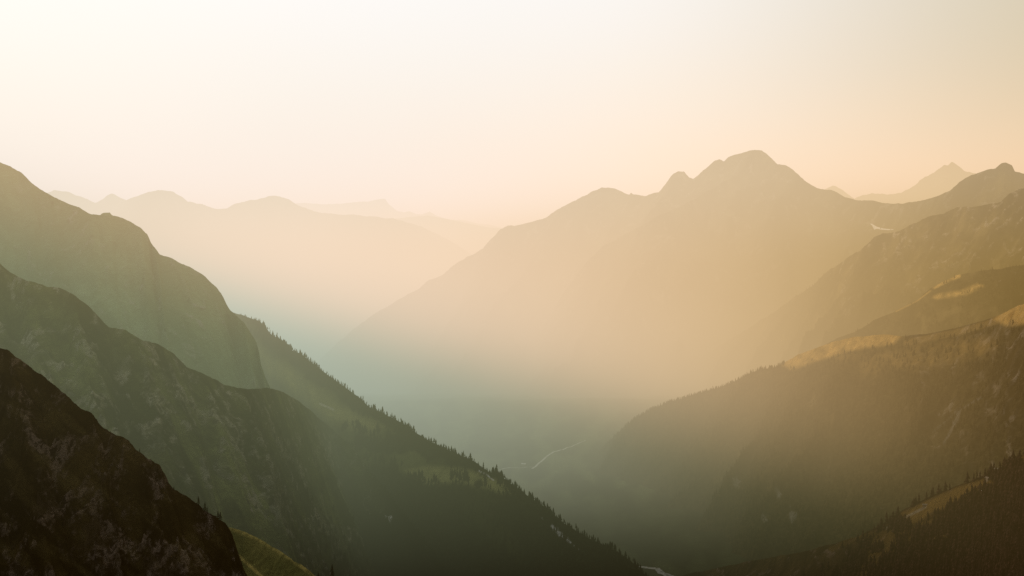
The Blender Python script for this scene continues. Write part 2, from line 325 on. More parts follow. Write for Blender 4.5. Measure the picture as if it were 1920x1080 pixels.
def cov_for(x, y, P):
    crest = np.interp(x, [440, 500, 540, 600, 680, 760, 850, 920, 1000, 1100, 1220], [590, 615, 645, 690, 745, 795, 840, 880, 940, 1000, 1080])
    below = y - crest
    n = nz(x, y, 34, 11)
    f = sstep(8, -8, below - 34 - sstep(700, 850, x) * 10 + 26 * n) * sstep(455, 500, x)
    low = np.interp(x, [560, 620, 700, 780, 860, 900, 960, 1000, 1060], [900, 872, 872, 892, 905, 925, 945, 950, 985])
    f = np.maximum(f, sstep(-10, 10, y - low + 30 * n))
    f = np.maximum(f, sstep(-6, 6, below + 3) * 0 + sstep(930, 980, x))
    pat = [(672, 825, 15, 18), (705, 838, 18, 12), (745, 830, 30, 22), (790, 828, 40, 20), (860, 898, 14, 12), (760, 905, 25, 10), (720, 890, 22, 10)]
    for cx, cy, rx, ry in pat:
        f = np.maximum(f, sstep(0.2, -0.2, np.hypot((x - cx) / rx, (y - cy) / ry) - 1 + n))
    f = f * (1 - poly(x, y, [(880, 985), (870, 930), (905, 940), (960, 1000), (985, 1050), (950, 1040)], 14) * 0.55)
    m = poly(x, y, [(760, 882), (800, 874), (860, 878), (900, 886), (945, 905), (965, 925), (940, 925), (900, 912), (860, 905), (800, 908)], 7) * 0.9
    m = np.maximum(m, 0.55 * poly(x, y, [(480, 650), (560, 700), (640, 765), (720, 800), (700, 815), (620, 790), (560, 740), (500, 700)], 12))
    f = f * (1 - m * 0.9)
    s = np.maximum(0.85 * line(x, y, [(897, 882), (912, 890), (925, 900)], 1.6), 0.35 * line(x, y, [(600, 757), (625, 768)], 2))
    s = np.maximum(s, 1.0 * sstep(0.2, 0.8, 1.25 - np.hypot((x - 731) / 11, (y - 961) / 17) + 0.6 * nz(x, y, 6, 7)))
    s = np.maximum(s, 0.75 * sstep(0.2, 0.8, 1.1 - np.abs((y - 1000) - 0.85 * (x - 1050)) / 9 - np.abs(x - 1050) / 42 + 0.8 * nz(x, y, 8, 9)))
    return {'F': f * (1 - s), 'M': m, 'S': s, 'R': 0.2 + 0 * x}
ridge('wooded_ridge', [(330, 540, 4.40), (400, 572, 4.30), (442, 588, 4.20), (455, 591, 4.20), (470, 598, 4.15), (488, 603, 4.10), (497, 613, 4.10), (510, 629, 4.05), (528, 637, 4.00), (541, 647, 4.00), (548, 657, 4.00), (565, 664, 3.95), (600, 692, 3.87), (640, 722, 3.79), (672, 744, 3.72), (690, 762, 3.66),
     (720, 776, 3.59), (760, 797, 3.51), (800, 825, 3.43), (840, 844, 3.35), (880, 860, 3.28), (915, 884, 3.20), (940, 893, 3.18), (960, 908, 3.12), (990, 930, 3.10), (1020, 950, 3.03), (1060, 983, 2.95), (1100, 1008, 2.95), (1140, 1025, 2.90),
     (1180, 1050, 2.85), (1215, 1082, 2.85), (1260, 1120, 2.85), (1330, 1170, 2.85)], M_wooded, fall=(0.3, -0.95), drop=1050, slope=33, rough=0.8, gully=(20, 200), fine=(5, 40), nu=640, nv=300, seed=84, cover=cov_for)
_prof = [(-500, 330, 3), (-200, 420, 2.7), (-60, 470, 2.6), (0, 496, 2.60), (22, 513, 2.60), (50, 527, 2.55), (85, 536, 2.55), (110, 540, 2.55), (140, 554, 2.50), (162, 570, 2.50), (182, 592, 2.50), (205, 614, 2.51), (235, 620, 2.49), (268, 638, 2.48), (300, 647, 2.52), (325, 664, 2.55),
     (350, 688, 2.59), (385, 702, 2.58), (420, 722, 2.62), (460, 730, 2.62), (500, 728, 2.67), (535, 737, 2.72), (555, 750, 2.74), (580, 768, 2.70), (600, 787, 2.74), (618, 800, 2.78), (640, 822, 2.82), (668, 850, 2.86), (692, 880, 2.9), (718, 912, 2.92), (746, 950, 2.92), (775, 985, 2.9), (800, 1020, 2.88), (830, 1058, 2.86), (870, 1110, 2.84), (940, 1200, 2.8)]
# the near green slope runs on into the face of the wooded ridge
_d0 = [p[2] for p in _prof if p[0] <= 480][-1]; _d1 = sample_at('wooded_ridge', 612, 796)[1] / 1000 - 0.05
_prof = [(a, b, c if a <= 460 else (_d0 + (_d1 - _d0) * (a - 460) / 152.0 if a < 612 else (sample_at('wooded_ridge', a, min(b, 1075))[1] / 1000 - 0.05))) for a, b, c in _prof]
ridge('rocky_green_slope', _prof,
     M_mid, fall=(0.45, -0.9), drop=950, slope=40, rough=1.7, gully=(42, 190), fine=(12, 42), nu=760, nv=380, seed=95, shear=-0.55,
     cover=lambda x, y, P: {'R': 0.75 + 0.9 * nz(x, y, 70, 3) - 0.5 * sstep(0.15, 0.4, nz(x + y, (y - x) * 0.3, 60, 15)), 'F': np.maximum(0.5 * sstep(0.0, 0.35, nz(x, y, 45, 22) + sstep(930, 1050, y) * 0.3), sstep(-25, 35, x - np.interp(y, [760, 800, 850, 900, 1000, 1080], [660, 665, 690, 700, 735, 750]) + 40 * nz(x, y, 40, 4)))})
ridge('grassy_knoll', [(200, 880, 1.45), (300, 925, 1.4), (380, 965, 1.35), (425, 988, 1.3), (452, 995, 1.3), (480, 1007, 1.28), (510, 1026, 1.26), (540, 1043, 1.24), (570, 1064, 1.22), (590, 1080, 1.2), (640, 1110, 1.2), (760, 1160, 1.2)],
     M_grass, fall=(0.1, -1), drop=420, slope=34, rough=1.8, gully=(5, 60), fine=(1.6, 9), nu=420, nv=260, seed=104,
     cover=lambda x, y, P: {'M': np.maximum(0.85 * sstep(9, 1, y - np.interp(x, [425, 480, 540, 590], [988, 1007, 1043, 1080])) * (0.6 + nz(x, y, 12, 2)),
                                            line(x, y, [(444, 1040), (470, 1062), (500, 1090)], 3) * 0.8), 'R': 0 * x})
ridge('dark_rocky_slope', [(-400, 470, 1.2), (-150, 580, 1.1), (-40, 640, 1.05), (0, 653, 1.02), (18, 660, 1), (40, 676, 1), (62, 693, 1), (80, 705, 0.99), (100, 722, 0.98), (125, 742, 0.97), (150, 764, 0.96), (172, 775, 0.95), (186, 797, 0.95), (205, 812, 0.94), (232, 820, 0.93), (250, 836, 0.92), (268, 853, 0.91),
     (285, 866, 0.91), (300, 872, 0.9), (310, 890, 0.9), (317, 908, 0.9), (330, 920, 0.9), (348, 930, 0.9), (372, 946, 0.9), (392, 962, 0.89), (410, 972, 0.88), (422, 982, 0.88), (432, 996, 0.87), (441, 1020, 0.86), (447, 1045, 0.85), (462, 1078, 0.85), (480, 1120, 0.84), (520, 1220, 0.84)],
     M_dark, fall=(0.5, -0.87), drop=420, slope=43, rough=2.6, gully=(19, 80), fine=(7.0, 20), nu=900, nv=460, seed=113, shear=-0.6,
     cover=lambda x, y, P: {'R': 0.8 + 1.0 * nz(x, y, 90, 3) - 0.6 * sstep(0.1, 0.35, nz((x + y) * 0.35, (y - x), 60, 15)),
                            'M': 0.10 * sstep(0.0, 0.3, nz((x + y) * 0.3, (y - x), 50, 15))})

# valley floor
ys = np.r_[np.linspace(1500, 9000, 260), np.geomspace(9100, 62000, 60)]
xs = np.r_[-np.geomspace(40000, 1600, 30), np.linspace(-1500, 2500, 200), np.geomspace(2600, 40000, 30)]
X, Y = np.meshgrid(xs, ys)
Z = -900 - 900 * sstep(6800, 15000, Y) + 25 * fbm(X / 700, Y / 700, 5, 3) + 6 * fbm(X / 90, Y / 90, 4, 7) + 120 * sstep(0, 1, (X - 250) / 1400) * sstep(7000, 4500, Y)
FP = np.stack([X, Y, Z], -1)
fx, fy = 960 + X / Y * FPX, HY - Z / Y * FPX
fm = np.zeros(FP.shape[:2] + (4,))
fm[..., 0] = np.clip(sstep(-12, 12, fy - np.interp(fx, [900, 1000, 1060, 1110, 1180], [1000, 952, 925, 885, 840]) + 24 * nz(fx, fy, 30, 3)), 0, 1) * (1 - poly(fx, fy, [(1200, 1050), (1240, 1048), (1290, 1075), (1290, 1090), (1230, 1085)], 6))
fm[..., 1] = 0.8 * sstep(-0.1, 0.2, nz(fx, fy, 50, 5)) * (0.25 + 0.75 * sstep(960, 900, fy))
grid_mesh('valley_floor', FP, M_floor, fm)

def ribbon(name, pts, wid, mat, z=2.0, kind='structure'):
    p = np.array(pts, float)
    n = 60; t = np.linspace(0, len(p) - 1, n)
    px, py, w = (np.interp(t, range(len(p)), a) for a in (p[:, 0], p[:, 1], wid))
    d = 880 * FPX / (py - HY)
    a = at(px, py, d)
    tan = np.gradient(a, axis=0); tan /= np.linalg.norm(tan[:, :2], axis=1)[:, None]
    side = np.stack([-tan[:, 1], tan[:, 0], 0 * tan[:, 0]], -1)
    # rest the ribbon on the floor
    def fl(q):
        return -900 + 25 * fbm(q[:, 0] / 700, q[:, 1] / 700, 5, 3) + 6 * fbm(q[:, 0] / 90, q[:, 1] / 90, 4, 7) + 120 * sstep(0, 1, (q[:, 0] - 250) / 1400) * sstep(7000, 4500, q[:, 1])
    rows = []
    for k in (-1, 0, 1):
        q = a + side * (w * k)[:, None]; q[:, 2] = fl(q) + z; rows.append(q)
    return grid_mesh(name, np.stack(rows, 0), mat, None, kind)
M_road = plain_mat('road_gravel', (0.80, 0.80, 0.72), 0.2, 0.05)
M_river = plain_mat('river_gravel', (0.42, 0.40, 0.36), 0.7, 0.12, 0.4)
ribbon('valley_road', [(998, 868), (1006, 862), (1018, 852), (1036, 843), (1056, 836), (1078, 828), (1098, 818)], [4, 4, 4, 4, 4, 3, 3], M_road)
ribbon('valley_track', [(930, 872), (950, 868), (975, 866), (1000, 864)], [2.5, 3, 3, 3], M_road)
ribbon('river', [(1196, 1054), (1215, 1058), (1232, 1063), (1240, 1072), (1262, 1082), (1300, 1098)], [7, 9, 6, 9, 12, 14], M_river, 3.0)

# snow patch draped in the hollow below the pass
M_snow = plain_mat('old_snow', (0.62, 0.58, 0.52), 0.08, 0.02)
def draped(name, sheet, cols, mat, lift, kind='structure', res=14):
    """a thin patch laid over a slope; cols: (px, top py, bottom py)"""
    P, mask, ppx, ppy, nb = SHEETS[sheet]
    Pf, A, B = P[nb:].reshape(-1, 3), ppx[nb:].reshape(-1), ppy[nb:].reshape(-1)
    sel = (A > cols[0][0] - 20) & (A < cols[-1][0] + 20); Pf, A, B = Pf[sel], A[sel], B[sel]
    xs_ = np.linspace(cols[0][0], cols[-1][0], 30)
    top = np.interp(xs_, [c[0] for c in cols], [c[1] for c in cols]); bot = np.interp(xs_, [c[0] for c in cols], [c[2] for c in cols])
    rows = []
    for k in np.linspace(0, 1, res):
        row = []
        for x_, y_ in zip(xs_, top + (bot - top) * k):
            d2 = (A - x_) ** 2 + (B - y_) ** 2
            i = np.argpartition(d2, 6)[:6]; w = 1 / (d2[i] + 0.05)
            dep = (Pf[i, 1] * w).sum() / w.sum() - lift
            row.append(at(np.array([x_]), np.array([y_]), dep)[0])
        rows.append(row)
    return grid_mesh(name, np.array(rows), mat, None, kind)
draped('snow_patch', 'great_mountain', [(1632, 419, 420), (1636, 420, 424), (1639, 422, 431), (1644, 425, 429), (1655, 428, 431), (1666, 429.5, 431.5), (1675, 430, 431)], M_snow, 14)

# ------------------------------------------------------------------ conifers
def bark_leaf():
    mt = plain_mat('conifer_needles', (0.022, 0.030, 0.013), 0.6, 0.25)
    mb = plain_mat('conifer_bark', (0.05, 0.035, 0.025), 0.5, 0.6)
    return mt, mb
M_needle, M_bark = bark_leaf()
M_needle_warm = plain_mat('dark_brown_needles', (0.040, 0.017, 0.009), 0.6, 0.25)  # darker and redder than the other needles, for the lower right wood

def crown_geo(rng, tiers=9, seg=11, slim=0.17, h=1.0, base=0.10):
    """drooping whorls of branches with ragged tips, unit height"""
    V, F = [], []
    for k in range(tiers):
        f = k / (tiers - 1)
        z0 = base + (h - base) * (f ** 0.92) * 0.93
        rad = slim * (1 - f) ** 0.85 + 0.018
        rad *= rng.uniform(0.8, 1.15)
        hgt = (h - base) / tiers * 2.0
        top = len(V); V.append((rng.uniform(-.006, .006), rng.uniform(-.006, .006), min(z0 + hgt, h)))
        ring = []
        off = rng.uniform(0, 6.28)
        for j in range(seg):
            a = off + 2 * math.pi * (j + rng.uniform(-.25, .25)) / seg
            r = rad * (rng.uniform(0.8, 1.25) if j % 2 == 0 else rng.uniform(0.35, 0.62))
            z = z0 - (0.02 if j % 2 == 0 else -0.015) - rng.uniform(0, 0.02)
            ring.append(len(V)); V.append((r * math.cos(a), r * math.sin(a), z))
        low = len(V); V.append((0, 0, z0 + 0.015))
        for j in range(seg):
            F.append((top, ring[j], ring[(j + 1) % seg])); F.append((low, ring[(j + 1) % seg], ring[j]))
    return V, F
def mesh_from(name, V, F, mat):
    me = bpy.data.meshes.new(name); me.from_pydata(V, [], F); me.materials.append(mat); me.update(); return me
def trunk_geo(h=1.0):
    V, F = [], []
    for k, (z, r) in enumerate(((-0.06, 0.018), (0.15, 0.014), (0.6, 0.008), (0.97, 0.002))):
        for j in range(6): V.append((r * math.cos(j * math.pi / 3), r * math.sin(j * math.pi / 3), z))
        if k:
            for j in range(6):
                a, b = (k - 1) * 6 + j, (k - 1) * 6 + (j + 1) % 6
                F.append((a, b, b + 6, a + 6))
    return V, F
rng = random.Random(4)
tk = mesh_from('trunk', *trunk_geo(), M_bark)
crowns = {False: [], True: []}
for q in range(5):
    g = crown_geo(rng, tiers=rng.choice((8, 9, 11)), slim=rng.uniform(0.15, 0.21))
    crowns[False].append(mesh_from('crown', *g, M_needle)); crowns[True].append(mesh_from('crown', *g, M_needle_warm))
lowpoly = [crown_geo(rng, tiers=4, seg=6, slim=rng.uniform(0.17, 0.23)) for _ in range(6)]

def conifer(p, h, label, group, warm=False, parts=True):
    if parts:
        o = bpy.data.objects.new('conifer_tree', None)
        C.objects.link(o)
        for nm, me in (('trunk', tk), ('crown', rng.choice(crowns[warm]))):
            c = bpy.data.objects.new(nm, me); C.objects.link(c); c.parent = o
    else:
        o = bpy.data.objects.new('conifer_tree', rng.choice(crowns[warm])); C.objects.link(o)
    o.location = p; s = h; w = rng.uniform(0.95, 1.5)
    o.scale = (s * w, s * w, s); o.rotation_euler = (rng.uniform(-.03, .03), rng.uniform(-.03, .03), rng.uniform(0, 6.28))
    o['label'] = label; o['category'] = 'conifer tree'
    if group: o['group'] = group
    return o

def scatter(name, n, accept, hrange, seed, rows=None):
    """random points on a slope where its cover is forest"""
    P, mask, ppx, ppy, nb = SHEETS[name]
    r = np.random.RandomState(seed)
    Pf, Mf = P[nb:], mask[nb:]
    # area weights
    e1 = Pf[1:, :-1] - Pf[:-1, :-1]; e2 = Pf[:-1, 1:] - Pf[:-1, :-1]
    ar = np.linalg.norm(np.cross(e1, e2), axis=-1)
    w = ar * accept(ppx[nb:][:-1, :-1], ppy[nb:][:-1, :-1], Mf[:-1, :-1])
    cdf = np.cumsum(w.reshape(-1)); tot = cdf[-1]; cdf /= tot
    idx = np.searchsorted(cdf, r.rand(n)); iv, iu = np.unravel_index(idx, ar.shape)
    a, b = r.rand(n)[:, None], r.rand(n)[:, None]
    pt = Pf[iv, iu] * (1 - a) * (1 - b) + Pf[iv + 1, iu] * a * (1 - b) + Pf[iv, iu + 1] * (1 - a) * b + Pf[iv + 1, iu + 1] * a * b
    h = hrange[0] + (hrange[1] - hrange[0]) * r.rand(n) ** 1.3
    return pt, h
def infr(x, y): return ((x > -30) & (x < 1950) & (y > 0) & (y < 1110)).astype(float)
def crestw(name):     # extra trees standing right on the skyline of a slope
    P, mask, ppx, ppy, nb = SHEETS[name]; return P[nb], ppx[nb], ppy[nb]

cands = []     # (point, height, tag)
def add(pts, hs, tag):
    for p, h in zip(pts, hs): cands.append((p, h, tag))
pt, h = scatter('wooded_ridge', 5200, lambda x, y, m: m[..., 0] ** 1.5 * infr(x, y), (9, 19), 1); add(pt, h, 'ridge')
cp, cx, cy = crestw('wooded_ridge')
r_ = np.random.RandomState(7)
for i in range(1500):
    t = r_.uniform(0, len(cp) - 1.01); k = int(t); p = cp[k] * (1 - t + k) + cp[k + 1] * (t - k)
    x_ = 960 + p[0] / p[1] * FPX
    dens = np.interp(x_, [440, 480, 520, 560, 640, 700, 860, 900, 930, 1000, 1230], [.3, .35, .5, .7, .8, .9, .9, .7, .9, .8, .9])
    if 442 < x_ < 1240 and r_.rand() < dens:
        q = p + np.array([r_.uniform(-8, 8), r_.uniform(-30, 6), 0.0]); q[2] -= abs(q[1] - p[1]) * 0.5
        clump = 0.75 + 0.5 * hash2(np.array(x_ // 17), np.array(3), 5)
        cands.append((q, r_.uniform(6, 13) * clump, 'skyline'))
pt, h = scatter('forested_spur', 6500, lambda x, y, m: np.clip(m[..., 0], 0, 1) ** 1.5 * infr(x, y) * (x > 1080), (11, 20), 3); add(pt, h, 'spur')
cp, cx, cy = crestw('forested_spur')
for i in range(1300):
    t = r_.uniform(0, len(cp) - 1.01); k = int(t); p = cp[k] * (1 - t + k) + cp[k + 1] * (t - k)
    x_ = 960 + p[0] / p[1] * FPX
    if 1150 < x_ < 1470 and r_.rand() < 0.9:
        cands.append((p + np.array([0, r_.uniform(-20, 4), -2.0]), r_.uniform(8, 16), 'spur'))
pt, h = scatter('lower_right_slope', 2300, lambda x, y, m: np.clip(m[..., 0], 0, 1) ** 2 * infr(x, y), (11, 24), 5); add(pt, h, 'low')
pt, h = scatter('alpine_shelf', 500, lambda x, y, m: np.clip(m[..., 0], 0, 1) ** 2 * infr(x, y) * (y < 640), (9, 17), 6); add(pt, h, 'shelf')
pt, h = scatter('right_shoulder', 900, lambda x, y, m: np.clip(m[..., 0], 0, 1) ** 2 * infr(x, y) * (y > 440) * (y < 640), (12, 20), 8); add(pt, h, 'shoulder')
pt, h = scatter('rocky_green_slope', 1300, lambda x, y, m: np.clip(m[..., 0], 0, 1) ** 3 * infr(x, y) * (x > 600) * (y > 800), (9, 17), 9); add(pt, h, 'rocky')

for cx_, cy_, n_ in [(640, 828, 3), (652, 838, 3), (665, 846, 5), (690, 858, 6), (715, 868, 8), (735, 874, 8), (748, 880, 6), (672, 802, 14), (680, 812, 8), (703, 815, 8), (725, 822, 6), (645, 800, 4),
                     (858, 894, 12), (872, 900, 9), (900, 910, 8), (926, 892, 12), (938, 897, 8), (785, 897, 10), (812, 905, 10), (760, 838, 12), (790, 834, 12), (700, 880, 10), (655, 872, 6)]:
    for q in range(n_):
        p = sample_at('wooded_ridge', cx_ + r_.normal(0, 6), cy_ + r_.normal(0, 3)).copy(); p[2] -= 1
        cands.append((p, r_.uniform(12, 25), 'clump'))
inview = [c for c in cands if -10 < 960 + c[0][0] / c[0][1] * FPX < 1930 and HY - (c[0][2] + c[1]) / c[0][1] * FPX < 1085]
# the largest in the picture are trees of their own
inview.sort(key=lambda c: -c[1] / c[0][1])
quota = {'low': 105, 'skyline': 140, 'clump': 42, 'ridge': 0, 'spur': 0}
LAB = {'clump': ('dark conifer in a loose clump on the meadow below the wooded crest', 'conifers clumped on the high meadow'),
       'low': ('brown conifer in the dark wood on the lower right slope', 'conifers of the lower right wood'),
       'skyline': ('dark conifer standing in the tree line along the crest of the wooded ridge', 'conifers along the wooded ridge')}
single, rest = [], []
for c in inview:
    if quota.get(c[2], 0) > 0: quota[c[2]] -= 1; single.append(c)
    else: rest.append(c)
for p, h, tg in single:
    conifer(p, h, *LAB[tg], warm=(tg == 'low'), parts=True)
print('TREES', len(single), len(rest))
# everything smaller: one mass of forest
V, F, MI = [], [], []
base = 0
Vall, Fall, Mall = [], [], []
lp = [(np.array(v), np.array(f)) for v, f in lowpoly]
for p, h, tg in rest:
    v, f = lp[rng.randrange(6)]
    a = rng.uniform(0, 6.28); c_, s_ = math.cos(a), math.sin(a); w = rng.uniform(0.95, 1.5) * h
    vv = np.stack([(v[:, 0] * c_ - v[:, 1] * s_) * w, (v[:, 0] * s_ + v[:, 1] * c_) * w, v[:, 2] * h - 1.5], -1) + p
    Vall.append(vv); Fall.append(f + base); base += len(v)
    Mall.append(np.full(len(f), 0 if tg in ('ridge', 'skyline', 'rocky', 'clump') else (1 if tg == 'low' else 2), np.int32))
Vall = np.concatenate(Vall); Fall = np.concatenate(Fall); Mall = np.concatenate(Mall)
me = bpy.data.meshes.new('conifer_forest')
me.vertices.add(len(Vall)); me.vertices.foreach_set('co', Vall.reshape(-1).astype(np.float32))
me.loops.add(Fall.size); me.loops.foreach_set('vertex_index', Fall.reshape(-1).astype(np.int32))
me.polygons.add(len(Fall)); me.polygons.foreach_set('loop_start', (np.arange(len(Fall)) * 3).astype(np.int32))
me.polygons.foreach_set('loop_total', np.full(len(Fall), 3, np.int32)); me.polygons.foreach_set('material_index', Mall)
me.update(calc_edges=True)
me.materials.append(M_needle); me.materials.append(M_needle_warm); me.materials.append(plain_mat('needles_painted_sunlit', (0.075, 0.052, 0.020), 0.6, 0.25))  # third slot: sunlight put into the needle colour for right-hand slopes
o = bpy.data.objects.new('conifer_forest', me); C.objects.link(o)
o['kind'] = 'stuff'; o['label'] = 'dense dark conifer forest covering the valley slopes'; o['category'] = 'forest'

# trees near the camera, each told apart
def on(sheet, px, py=None):
    P, mask, ppx, ppy, nb = SHEETS[sheet]
    if py is None: i = np.argmin(np.abs(ppx[nb] - px)); return P[nb][i].copy()
    return sample_at(sheet, px, py).copy()
def crest_tree(sheet, px, hpx, label, sink=1.0, group=None):
    p = on(sheet, px); h = hpx / FPX * p[1]; p[2] -= 0.08 * h
    conifer(p, h * 1.08, label, group)
crest_tree('dark_rocky_slope', 372.5, 15, 'small dark conifer standing alone on the crest of the near rocky slope')
crest_tree('dark_rocky_slope', 384.5, 17, 'dark conifer on the near crest, just right of the lone small one')
crest_tree('dark_rocky_slope', 388, 10, 'low dark conifer touching the taller one on the near crest')
crest_tree('dark_rocky_slope', 408, 13, 'dark conifer left of the last one on the near rocky crest')
crest_tree('dark_rocky_slope', 413.5, 15, 'last dark conifer on the near crest, above the grassy knoll')
crest_tree('dark_rocky_slope', 262, 7, 'tiny dark conifer high on the near rocky crest')
crest_tree('dark_rocky_slope', 326, 6, 'tiny dark shrub-like conifer at the middle of the near rocky crest')
for px_, top, lab in ((621.5, 1057, 'large dark conifer rising at the bottom edge beside the grassy knoll'), (597, 1070, 'dark conifer tip at the bottom edge, left of the large one')):
    p = on('grassy_knoll', px_); hh = (HY - top) / FPX * p[1] - p[2] + 4; p[2] -= 4
    conifer(p, hh, lab, None)

# ------------------------------------------------------------------ small buildings
M_wall = plain_mat('pale_plaster', (0.26, 0.20, 0.13), 0.1, 0.5); M_wood = plain_mat('weathered_wood', (0.30, 0.20, 0.12), 0.4, 0.8)
M_roof = plain_mat('pale_sheet_roof', (0.20, 0.15, 0.10), 0.2, 0.5); M_win = plain_mat('dark_window', (0.03, 0.03, 0.035), 0.1, 1.0, 0.2)
def hut(p, w, l, h, rz, label, wallm, roofm):
    o = bpy.data.objects.new('mountain_hut', None); C.objects.link(o); o.location = p; o.rotation_euler = (0, 0, rz)
    o['label'] = label; o['category'] = 'hut'
    x, y = w / 2, l / 2
    Vw = [(-x, -y, -3), (x, -y, -3), (x, y, -3), (-x, y, -3), (-x, -y, h), (x, -y, h), (x, y, h), (-x, y, h), (0, -y, h + w * .35), (0, y, h + w * .35)]
    Fw = [(0, 1, 5, 8, 4), (2, 3, 7, 9, 6), (1, 2, 6, 5), (3, 0, 4, 7)]
    for nm, V_, F_, m_ in (('wall', Vw, Fw, wallm),
        ('roof', [(-x - .6, -y - .7, h - .35), (0, -y - .7, h + w * .35 + .12), (x + .6, -y - .7, h - .35), (-x - .6, y + .7, h - .35), (0, y + .7, h + w * .35 + .12), (x + .6, y + .7, h - .35),
                  (-x - .6, -y - .7, h - .1), (0, -y - .7, h + w * .35 + .4), (x + .6, -y - .7, h - .1), (-x - .6, y + .7, h - .1), (0, y + .7, h + w * .35 + .4), (x + .6, y + .7, h - .1)],
         [(6, 7, 10, 9), (7, 8, 11, 10), (0, 3, 4, 1), (1, 4, 5, 2), (0, 1, 7, 6), (1, 2, 8, 7), (3, 9, 10, 4), (4, 10, 11, 5), (0, 6, 9, 3), (2, 5, 11, 8)], roofm),
        ('door', [(-.6, -y - .05, 0), (.6, -y - .05, 0), (.6, -y - .05, 2.1), (-.6, -y - .05, 2.1)], [(0, 1, 2, 3)], M_wood if wallm is M_wall else M_win),
        ('window', [(x + .05, -1, 1.2), (x + .05, 1, 1.2), (x + .05, 1, 2.3), (x + .05, -1, 2.3)], [(0, 1, 2, 3)], M_win)):
        c = bpy.data.objects.new(nm, mesh_from(nm, V_, F_, m_)); C.objects.link(c); c.parent = o
p = at(np.array([982.]), np.array([869.]), 890 * FPX / 439.)[0]; p[2] = -897
hut(p, 10, 18, 5, 1.2, 'white roofed building beside the valley road far below', M_wall, plain_mat('white_roof', (0.8, 0.8, 0.76), 0.1, 0.5))
hut(on('lower_right_slope', 1851, 900), 6, 8, 4, 0.4, 'pale mountain hut at the upper end of the golden meadow, lower right', M_wall, M_roof)
hut(on('lower_right_slope', 1869, 884), 5, 6, 4, 0.9, 'small pale hut among the trees above the other meadow hut', M_wall, M_roof)
hut(on('lower_right_slope', 1734, 950), 5, 9, 3, 1.1, 'low hut where the gravel path meets the golden meadow', M_wood, M_roof)

# ------------------------------------------------------------------ haze: self-glowing, absorbing valley air, light and shade painted into its emission
mh = bpy.data.materials.new('glowing_valley_haze'); mh.use_nodes = True
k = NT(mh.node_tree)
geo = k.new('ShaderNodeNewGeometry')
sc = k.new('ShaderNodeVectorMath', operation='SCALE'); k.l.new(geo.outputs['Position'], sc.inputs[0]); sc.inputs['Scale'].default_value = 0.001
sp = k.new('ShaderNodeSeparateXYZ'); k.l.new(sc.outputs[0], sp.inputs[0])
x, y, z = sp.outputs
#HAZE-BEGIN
# density thins with height; glow colour: sunlight painted above a set plane, teal shadow painted below
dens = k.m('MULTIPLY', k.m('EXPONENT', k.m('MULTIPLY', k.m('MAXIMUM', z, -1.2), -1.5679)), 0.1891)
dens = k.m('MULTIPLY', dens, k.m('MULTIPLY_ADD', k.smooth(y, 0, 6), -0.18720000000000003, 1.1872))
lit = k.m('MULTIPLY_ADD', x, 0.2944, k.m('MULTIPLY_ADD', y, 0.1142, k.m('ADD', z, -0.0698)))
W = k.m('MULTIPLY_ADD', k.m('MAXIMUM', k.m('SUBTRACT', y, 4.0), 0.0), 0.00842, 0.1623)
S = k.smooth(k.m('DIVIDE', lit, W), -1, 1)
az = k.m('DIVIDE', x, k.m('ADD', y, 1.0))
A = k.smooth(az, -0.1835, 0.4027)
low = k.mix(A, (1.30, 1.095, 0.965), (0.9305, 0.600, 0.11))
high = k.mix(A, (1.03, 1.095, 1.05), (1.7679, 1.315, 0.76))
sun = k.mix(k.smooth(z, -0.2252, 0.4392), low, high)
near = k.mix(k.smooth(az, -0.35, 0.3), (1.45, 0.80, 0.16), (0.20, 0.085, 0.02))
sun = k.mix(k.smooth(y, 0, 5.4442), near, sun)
fb = k.mix(k.smooth(y, 12, 30), (1, 1, 1), (1.8439, 1.4928, 2.4712))  # glow painted brighter far off, as sunlit air beyond the ranges
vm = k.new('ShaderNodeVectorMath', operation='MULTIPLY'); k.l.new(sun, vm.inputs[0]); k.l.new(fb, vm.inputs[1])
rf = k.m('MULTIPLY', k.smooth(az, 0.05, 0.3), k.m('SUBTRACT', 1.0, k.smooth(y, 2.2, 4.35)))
rf = k.m('MAXIMUM', k.m('MULTIPLY_ADD', rf, -1.0638, 1.0), 0.0)  # haze glow painted darker near right, like a vignette
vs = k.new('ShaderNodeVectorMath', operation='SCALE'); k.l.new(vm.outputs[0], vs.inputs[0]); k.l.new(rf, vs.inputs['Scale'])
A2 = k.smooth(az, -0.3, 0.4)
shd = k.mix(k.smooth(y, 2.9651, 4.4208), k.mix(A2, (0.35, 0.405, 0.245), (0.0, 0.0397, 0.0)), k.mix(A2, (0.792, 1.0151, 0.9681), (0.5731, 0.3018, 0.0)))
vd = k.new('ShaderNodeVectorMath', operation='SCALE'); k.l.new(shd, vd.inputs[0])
k.l.new(k.m('MAXIMUM', k.m('MULTIPLY_ADD', k.smooth(k.m('MULTIPLY_ADD', y, 0.2989, z), -0.143, 0.6257), 1.1764, -0.1764), 0.0), vd.inputs['Scale'])  # painted shade deepens low down and close by
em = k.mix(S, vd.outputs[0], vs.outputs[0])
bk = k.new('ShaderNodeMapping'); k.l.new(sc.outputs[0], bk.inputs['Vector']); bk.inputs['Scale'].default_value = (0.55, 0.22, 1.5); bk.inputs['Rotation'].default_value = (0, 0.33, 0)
dens = k.m('MULTIPLY', dens, k.m('MULTIPLY_ADD', k.noise(bk.outputs[0], 1.0, 2, 0.5), 0.56, 0.72))
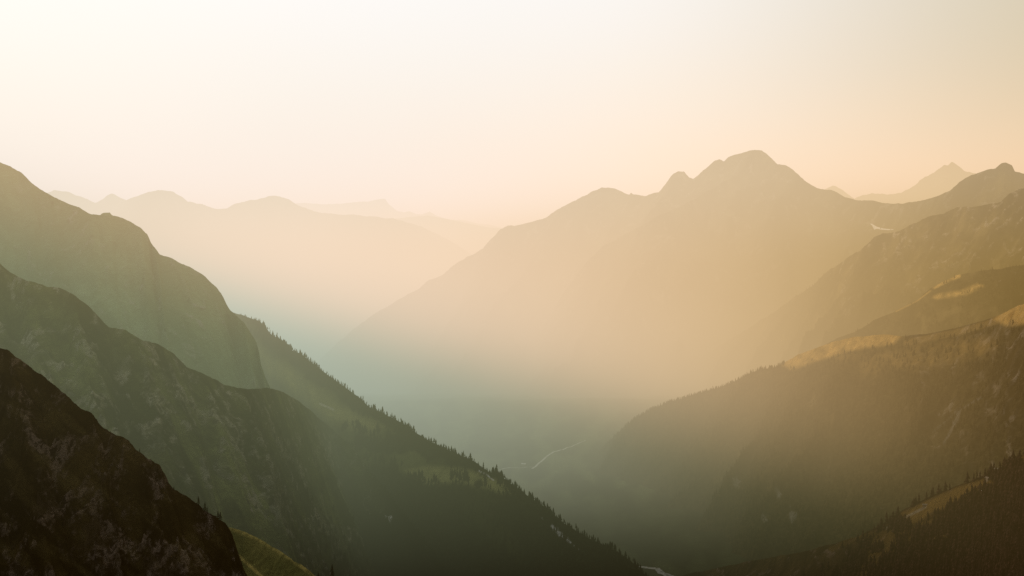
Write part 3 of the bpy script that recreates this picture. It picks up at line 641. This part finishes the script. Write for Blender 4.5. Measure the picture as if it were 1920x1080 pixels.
#HAZE-END
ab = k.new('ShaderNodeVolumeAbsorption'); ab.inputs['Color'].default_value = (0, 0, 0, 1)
e = k.new('ShaderNodeEmission'); k.l.new(em, e.inputs['Color'])  # haze emits its painted light itself and brightens the slopes
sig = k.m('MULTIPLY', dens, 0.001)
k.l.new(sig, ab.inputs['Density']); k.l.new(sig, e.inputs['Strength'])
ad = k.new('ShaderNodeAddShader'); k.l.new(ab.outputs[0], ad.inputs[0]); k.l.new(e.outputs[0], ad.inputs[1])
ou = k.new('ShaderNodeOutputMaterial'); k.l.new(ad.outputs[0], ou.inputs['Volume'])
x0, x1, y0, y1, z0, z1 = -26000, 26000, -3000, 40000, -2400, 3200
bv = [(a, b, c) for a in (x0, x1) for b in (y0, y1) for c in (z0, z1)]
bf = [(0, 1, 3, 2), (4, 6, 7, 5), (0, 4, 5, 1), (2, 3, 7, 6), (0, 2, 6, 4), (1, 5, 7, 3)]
hz = bpy.data.objects.new('glowing_haze', mesh_from('glowing_haze', bv, bf, mh)); C.objects.link(hz); hz['kind'] = 'structure'

# ------------------------------------------------------------------ sky, sun, camera
SUN_AZ, SUN_EL = R(-58), R(19)          # left of the view, low
w = bpy.data.worlds.new('World'); bpy.context.scene.world = w; w.use_nodes = True
k = NT(w.node_tree)
sky = k.new('ShaderNodeTexSky'); sky.sky_type = 'NISHITA'; sky.sun_disc = False
sky.sun_elevation = SUN_EL; sky.sun_rotation = SUN_AZ; sky.air_density = 1.0; sky.dust_density = 4.0; sky.altitude = 1500
tc = k.new('ShaderNodeTexCoord')
sx = k.new('ShaderNodeSeparateXYZ'); k.l.new(tc.outputs['Generated'], sx.inputs[0])
b1 = k.new('ShaderNodeBackground'); b1.inputs['Strength'].default_value = 0.06; k.l.new(sky.outputs[0], b1.inputs['Color'])
#SKY-BEGIN
f = k.smooth(sx.outputs[0], 0.03, 0.43)
cloud = k.mix(f, (1.18, 1.36, 1.56), (0.88, 0.87, 0.70))
#SKY-END
b2 = k.new('ShaderNodeBackground'); b2.inputs['Strength'].default_value = 1.0; k.l.new(cloud, b2.inputs['Color'])
mx = k.new('ShaderNodeMixShader'); mx.inputs[0].default_value = 0.93
k.l.new(b1.outputs[0], mx.inputs[1]); k.l.new(b2.outputs[0], mx.inputs[2])
wo = k.new('ShaderNodeOutputWorld'); k.l.new(mx.outputs[0], wo.inputs[0])

L = bpy.data.lights.new('sun', 'SUN'); L.energy = 5.0; L.angle = R(0.5); L.color = (1.0, 0.80, 0.58)
lo = bpy.data.objects.new('sun', L); C.objects.link(lo)
from mathutils import Vector
sd = Vector((math.sin(SUN_AZ) * math.cos(SUN_EL), math.cos(SUN_AZ) * math.cos(SUN_EL), math.sin(SUN_EL)))
lo.rotation_euler = sd.to_track_quat('Z', 'Y').to_euler()

cam = bpy.data.cameras.new('camera'); co = bpy.data.objects.new('camera', cam); C.objects.link(co)
cam.sensor_width = 36; cam.lens = 36 * FPX / 1920
cam.clip_start = 1.0; cam.clip_end = 120000
cam.shift_y = -(540 - HY) / 1920.0
co.location = (0, 0, 0); co.rotation_euler = (R(90), 0, 0)
s = bpy.context.scene; s.camera = co
s.view_settings.view_transform = 'Standard'; s.view_settings.look = 'None'; s.view_settings.exposure = 0
s.cycles.volume_step_rate = 0.25; s.cycles.volume_max_steps = 48
s.cycles.max_bounces = 3; s.cycles.diffuse_bounces = 2; s.cycles.volume_bounces = 0
s.cycles.use_denoising = False
s.cycles.sample_clamp_direct = 4.0; s.cycles.sample_clamp_indirect = 1.0
